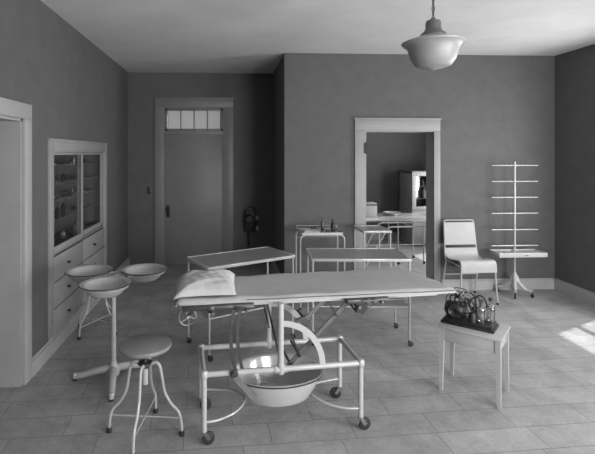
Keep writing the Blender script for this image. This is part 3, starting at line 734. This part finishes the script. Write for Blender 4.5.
# back + seat profiles: swept plate (local -y is forward)
def plate(prof, w0, w1, th, bm):
    n = len(prof); rows = []
    for i, (y, z) in enumerate(prof):
        a = prof[max(0, i-1)]; c = prof[min(n-1, i+1)]; d = Vector((c[0]-a[0], c[1]-a[1])).normalized(); nn = Vector((-d.y, d.x))*th/2
        w = w0+(w1-w0)*i/(n-1)
        rows.append([bm.verts.new((s*w/2, y+nn.x*k, z+nn.y*k)) for s, k in ((-1, 1), (1, 1), (1, -1), (-1, -1))])
    for a, c in zip(rows, rows[1:]):
        for k in range(4): bm.faces.new([a[k], a[(k+1) % 4], c[(k+1) % 4], c[k]])
    bm.faces.new(rows[0][::-1]); bm.faces.new(rows[-1])
full = spline([(.275, .92), (.245, .72), (.235, .66)], 6)
b = MB(); plate([(p.x, p.y) for p in spline([(.285, .942, 0), (.262, .80, 0), (.245, .655, 0)], 5)], .415, .425, .012, b.bm); b.build('backrest', M['enamel'], t)
b = MB(); plate([(p.x, p.y) for p in spline([(.240, .615, 0), (.228, .56, 0), (.19, .515, 0), (.12, .50, 0), (0, .515, 0), (-.12, .53, 0), (-.165, .515, 0), (-.182, .465, 0), (-.184, .395, 0)], 5)], .43, .455, .012, b.bm); b.build('seat', M['enamel'], t)
fr = [(.29, .95), (.262, .80), (.240, .62), (.228, .55), (.20, .49)]
b = MB().tube(rnd([(-.222, .20, .47), (-.218, .232, .56), (-.213, .243, .63), (-.208, .268, .80), (-.20, .288, .972), (.20, .288, .972), (.208, .268, .80), (.213, .243, .63), (.218, .232, .56), (.222, .20, .47)], .03), .0085, 8)
b.build('back_frame', M['enamel'], t)
for x in (-1, 1):
    l = MB().tube([(x*.215, -.165, .47), (x*.222, -.175, .25), (x*.235, -.19, .02)], .010, 8).build('leg', M['enamel'], t)
    MB().lathe([(0, 0), (.014, 0), (.014, .025), (0, .025)], (x*.235, -.19, 0), 10).build('rubber_foot', M['rubber'], l)
    l = MB().tube([(x*.222, .19, .47), (x*.225, .24, .25), (x*.228, .29, .02)], .010, 8).build('leg', M['enamel'], t)
    MB().lathe([(0, 0), (.014, 0), (.014, .025), (0, .025)], (x*.228, .29, 0), 10).build('rubber_foot', M['rubber'], l)
MB().tube([(-.218, -.165, .465), (-.222, .19, .47)], .008, 8).tube([(.218, -.165, .465), (.222, .19, .47)], .008, 8).tube([(-.222, .236, .27), (.222, .236, .27)], .006, 8).build('seat_frame', M['enamel'], t)

# ------------------------------------------------------------------ glove/towel rack
RXx, RYy = 3.775, 5.74
t = thing('drying_rack', 'tall white rack with six pegged crossbars above a tray, on casters', 'rack', (RXx, RYy, 0))
MB().tube([(0, 0, .14), (0, 0, 1.735)], .0125, 12).lathe([(0, 1.73), (.016, 1.735), (.012, 1.75), (0, 1.752)], n=12).build('pole', M['enamel'], t)
for z in (1.70, 1.49, 1.28, 1.07, .855, .645):
    c = MB().tube([(-.315, 0, z), (.315, 0, z)], .0075, 8).lathe([(.014, -.016), (.018, -.01), (.018, .01), (.014, .016)], (0, 0, z), 12).build('crossbar', M['enamel'], t)
    p = MB()
    for k in range(12):
        x = -.305+k*.0555
        if abs(x) < .02: continue
        p.tube([(x, 0, z+.004), (x, -.004, z+.018)], .0042, 6)
    p.build('pegs', M['black'], c)
b = MB().box(-.33, .295, -.20, .03, .572, .580)
b.box(-.333, .298, -.205, -.197, .535, .592, .003).box(-.333, .298, .026, .034, .572, .592, .003).box(-.333, -.325, -.20, .03, .555, .592, .002).box(.29, .298, -.20, .03, .555, .592, .002)
b.build('tray', M['enamel'], t)
tag(MB().box(.0, .04, -.211, -.204, .556, .564, .002).build('catch', M['steel'], t), 'dark catch on the tray front')
MB().lathe([(.0, .19), (.045, .19), (.04, .235), (.022, .28), (.014, .30), (0, .30)], n=16).build('hub', M['enamel'], t)
for a in (R(238), R(-45), R(55), R(140)):
    c, s = math.cos(a), math.sin(a); rr = .20
    l = MB().tube(spline([(.01*c, .01*s, .25), (.05*c, .05*s, .16), (.12*c, .12*s, .095), (rr*c, rr*s, .075)], 6), [.03]*6+[.024]*6+[.017]*7, 10).build('leg', M['enamel'], t)
    cc = MB(); caster_mb(cc, rr*c, rr*s, .024, a); cc.tube([(rr*c, rr*s, .03), (rr*c, rr*s, .078)], .010, 8); cc.build('caster', M['rubber'], l)

# ------------------------------------------------------------------ next room
t = thing('work_table', 'long white table seen through the doorway carrying a box and a basin', 'table', (2.87, 7.62, .03))
MB().box(-.72, .80, -.28, .28, .745, .765, .004).box(-.71, .79, -.275, .275, .70, .745, .003).build('tabletop', M['enamel'], t)
for x in (-.66, -.02, .42):
    for y in (-.22, .22):
        l = MB().tube([(x, y, .02), (x, y, .705)], .011, 8).build('leg', M['enamel'], t)
        cc = MB(); caster_mb(cc, x+.01, y, .025, .4); bmesh.ops.translate(cc.bm, vec=(0, 0, -.03), verts=cc.bm.verts); cc.build('caster', M['rubber'], l)
MB().tube([(.42, -.22, .62), (.62, -.22, .38)], .007, 6).tube([(.42, -.22, .66), (.60, -.22, .66)], .006, 6).tube([(-.66, -.22, .30), (.42, -.22, .30)], .007, 6).build('brace', M['enamel'], t)
o = MB().lathe([(0, 0), (.08, 0), (.12, .045), (.15, .05), (.152, .055), (.12, .052), (.075, .008), (0, .008)], n=32).build('enamel_bowl', M['basin']); o.location = (2.83, 7.62, .796)
tag(o, 'shallow white enamel bowl on the table in the next room', 'bowl')
t = thing('sterilizer_box', 'upright white box with dark slot on the next room table, left of the bowl', 'box', (2.40, 7.62, .795))
MB().box(-.13, .13, -.12, .12, 0, .18, .005).box(-.13, .13, -.12, .12, .20, .222, .005).build('body', M['wood'], t)
MB().box(-.12, .12, -.11, .11, .18, .20).build('slot', M['black'], t)
t = thing('instrument_cupboard', 'tall white cupboard with glass front standing in the next room', 'cupboard', (3.68, 9.15, 0))
cw, cd = .62, .33
b = MB()
b.box(0, cw, -cd, cd, .02, .10, .003).box(0, cw, cd-.02, cd, .1, 1.50).box(0, .02, -cd+.0, cd, .1, 1.50, .002).box(cw-.02, cw, -cd, cd, .1, 1.50, .002).box(0, cw, -cd, cd, 1.46, 1.50, .004).box(.02, cw-.02, -cd+.02, cd-.02, .70, .72)
b.build('carcass', M['cab'], t)
d = MB().box(.0, cw, -cd-.02, -cd, .72, .80, .003).box(0, cw, -cd-.02, -cd, 1.41, 1.5, .003).box(0, .08, -cd-.02, -cd, .8, 1.41, .003).box(cw-.08, cw, -cd-.02, -cd, .8, 1.41, .003).build('door', M['wood'], t)
MB().box(.08, cw-.08, -cd-.012, -cd-.008, .8, 1.41).build('pane', M['pane'], d)
MB().box(0, cw, -cd-.02, -cd, .05, .71, .004).build('door', M['wood'], t)
for z in (.95, 1.20): MB().box(.02, cw-.02, -cd+.05, cd-.03, z, z+.008).build('shelf', M['glassware'], t)
tag(MB().box(-.008, -.002, -.06, .01, 1.00, 1.07, .003).box(-.02, -.006, -.035, -.015, .98, 1.02, .003).build('latch_plate', M['nickel'], t), 'bright latch plate')
for k, (x, z, r, h, m) in enumerate(((.16, 1.209, .04, .13, 'black'), (.30, 1.209, .035, .12, 'steel'), (.45, 1.209, .04, .14, 'black'), (.17, .959, .035, .15, 'glassware'), (.33, .959, .04, .19, 'glassware'), (.47, .959, .03, .12, 'black'), (.2, .721, .045, .12, 'black'), (.36, .721, .05, .09, 'enamel'))):
    o = MB().lathe([(0, 0), (r, 0), (r, h*.75), (r*.5, h*.85), (r*.5, h), (0, h)], n=14).build('jar', M[m]); o.location = (3.68+x, 9.0, z)
    sn = 'top' if z > 1.1 else 'middle' if z > .9 else 'bottom'; tn = {'black': 'dark', 'steel': 'metal', 'glassware': 'pale glass', 'enamel': 'white'}[m]
    tag(o, '%s %s jar on the %s shelf of the glass-fronted cupboard in the next room' % (('left', 'centre', 'right')[min(2, int((x-.05)/.17))], tn, sn), 'jar', 'jars in the next room cupboard')
# bent tube trolley just inside the next room
t = thing('tube_trolley', 'white bent-tube trolley frame with slanting end just beyond the doorway', 'trolley', (2.44, 6.75, 0))
for y in (-.2, .2):
    MB().tube(rnd([(-.50, y, .02), (-.06, y, .77), (.75, y, .77), (.75, y, .02)], .06), .011, 8).build('side_frame', M['enamel'], t)
MB().tube([(-.5, -.2, .03), (-.5, .2, .03)], .009, 8).tube([(.3, -.2, .77), (.3, .2, .77)], .008, 8).tube([(.75, -.2, .3), (.75, .2, .3)], .009, 8).build('crossbar', M['enamel'], t)
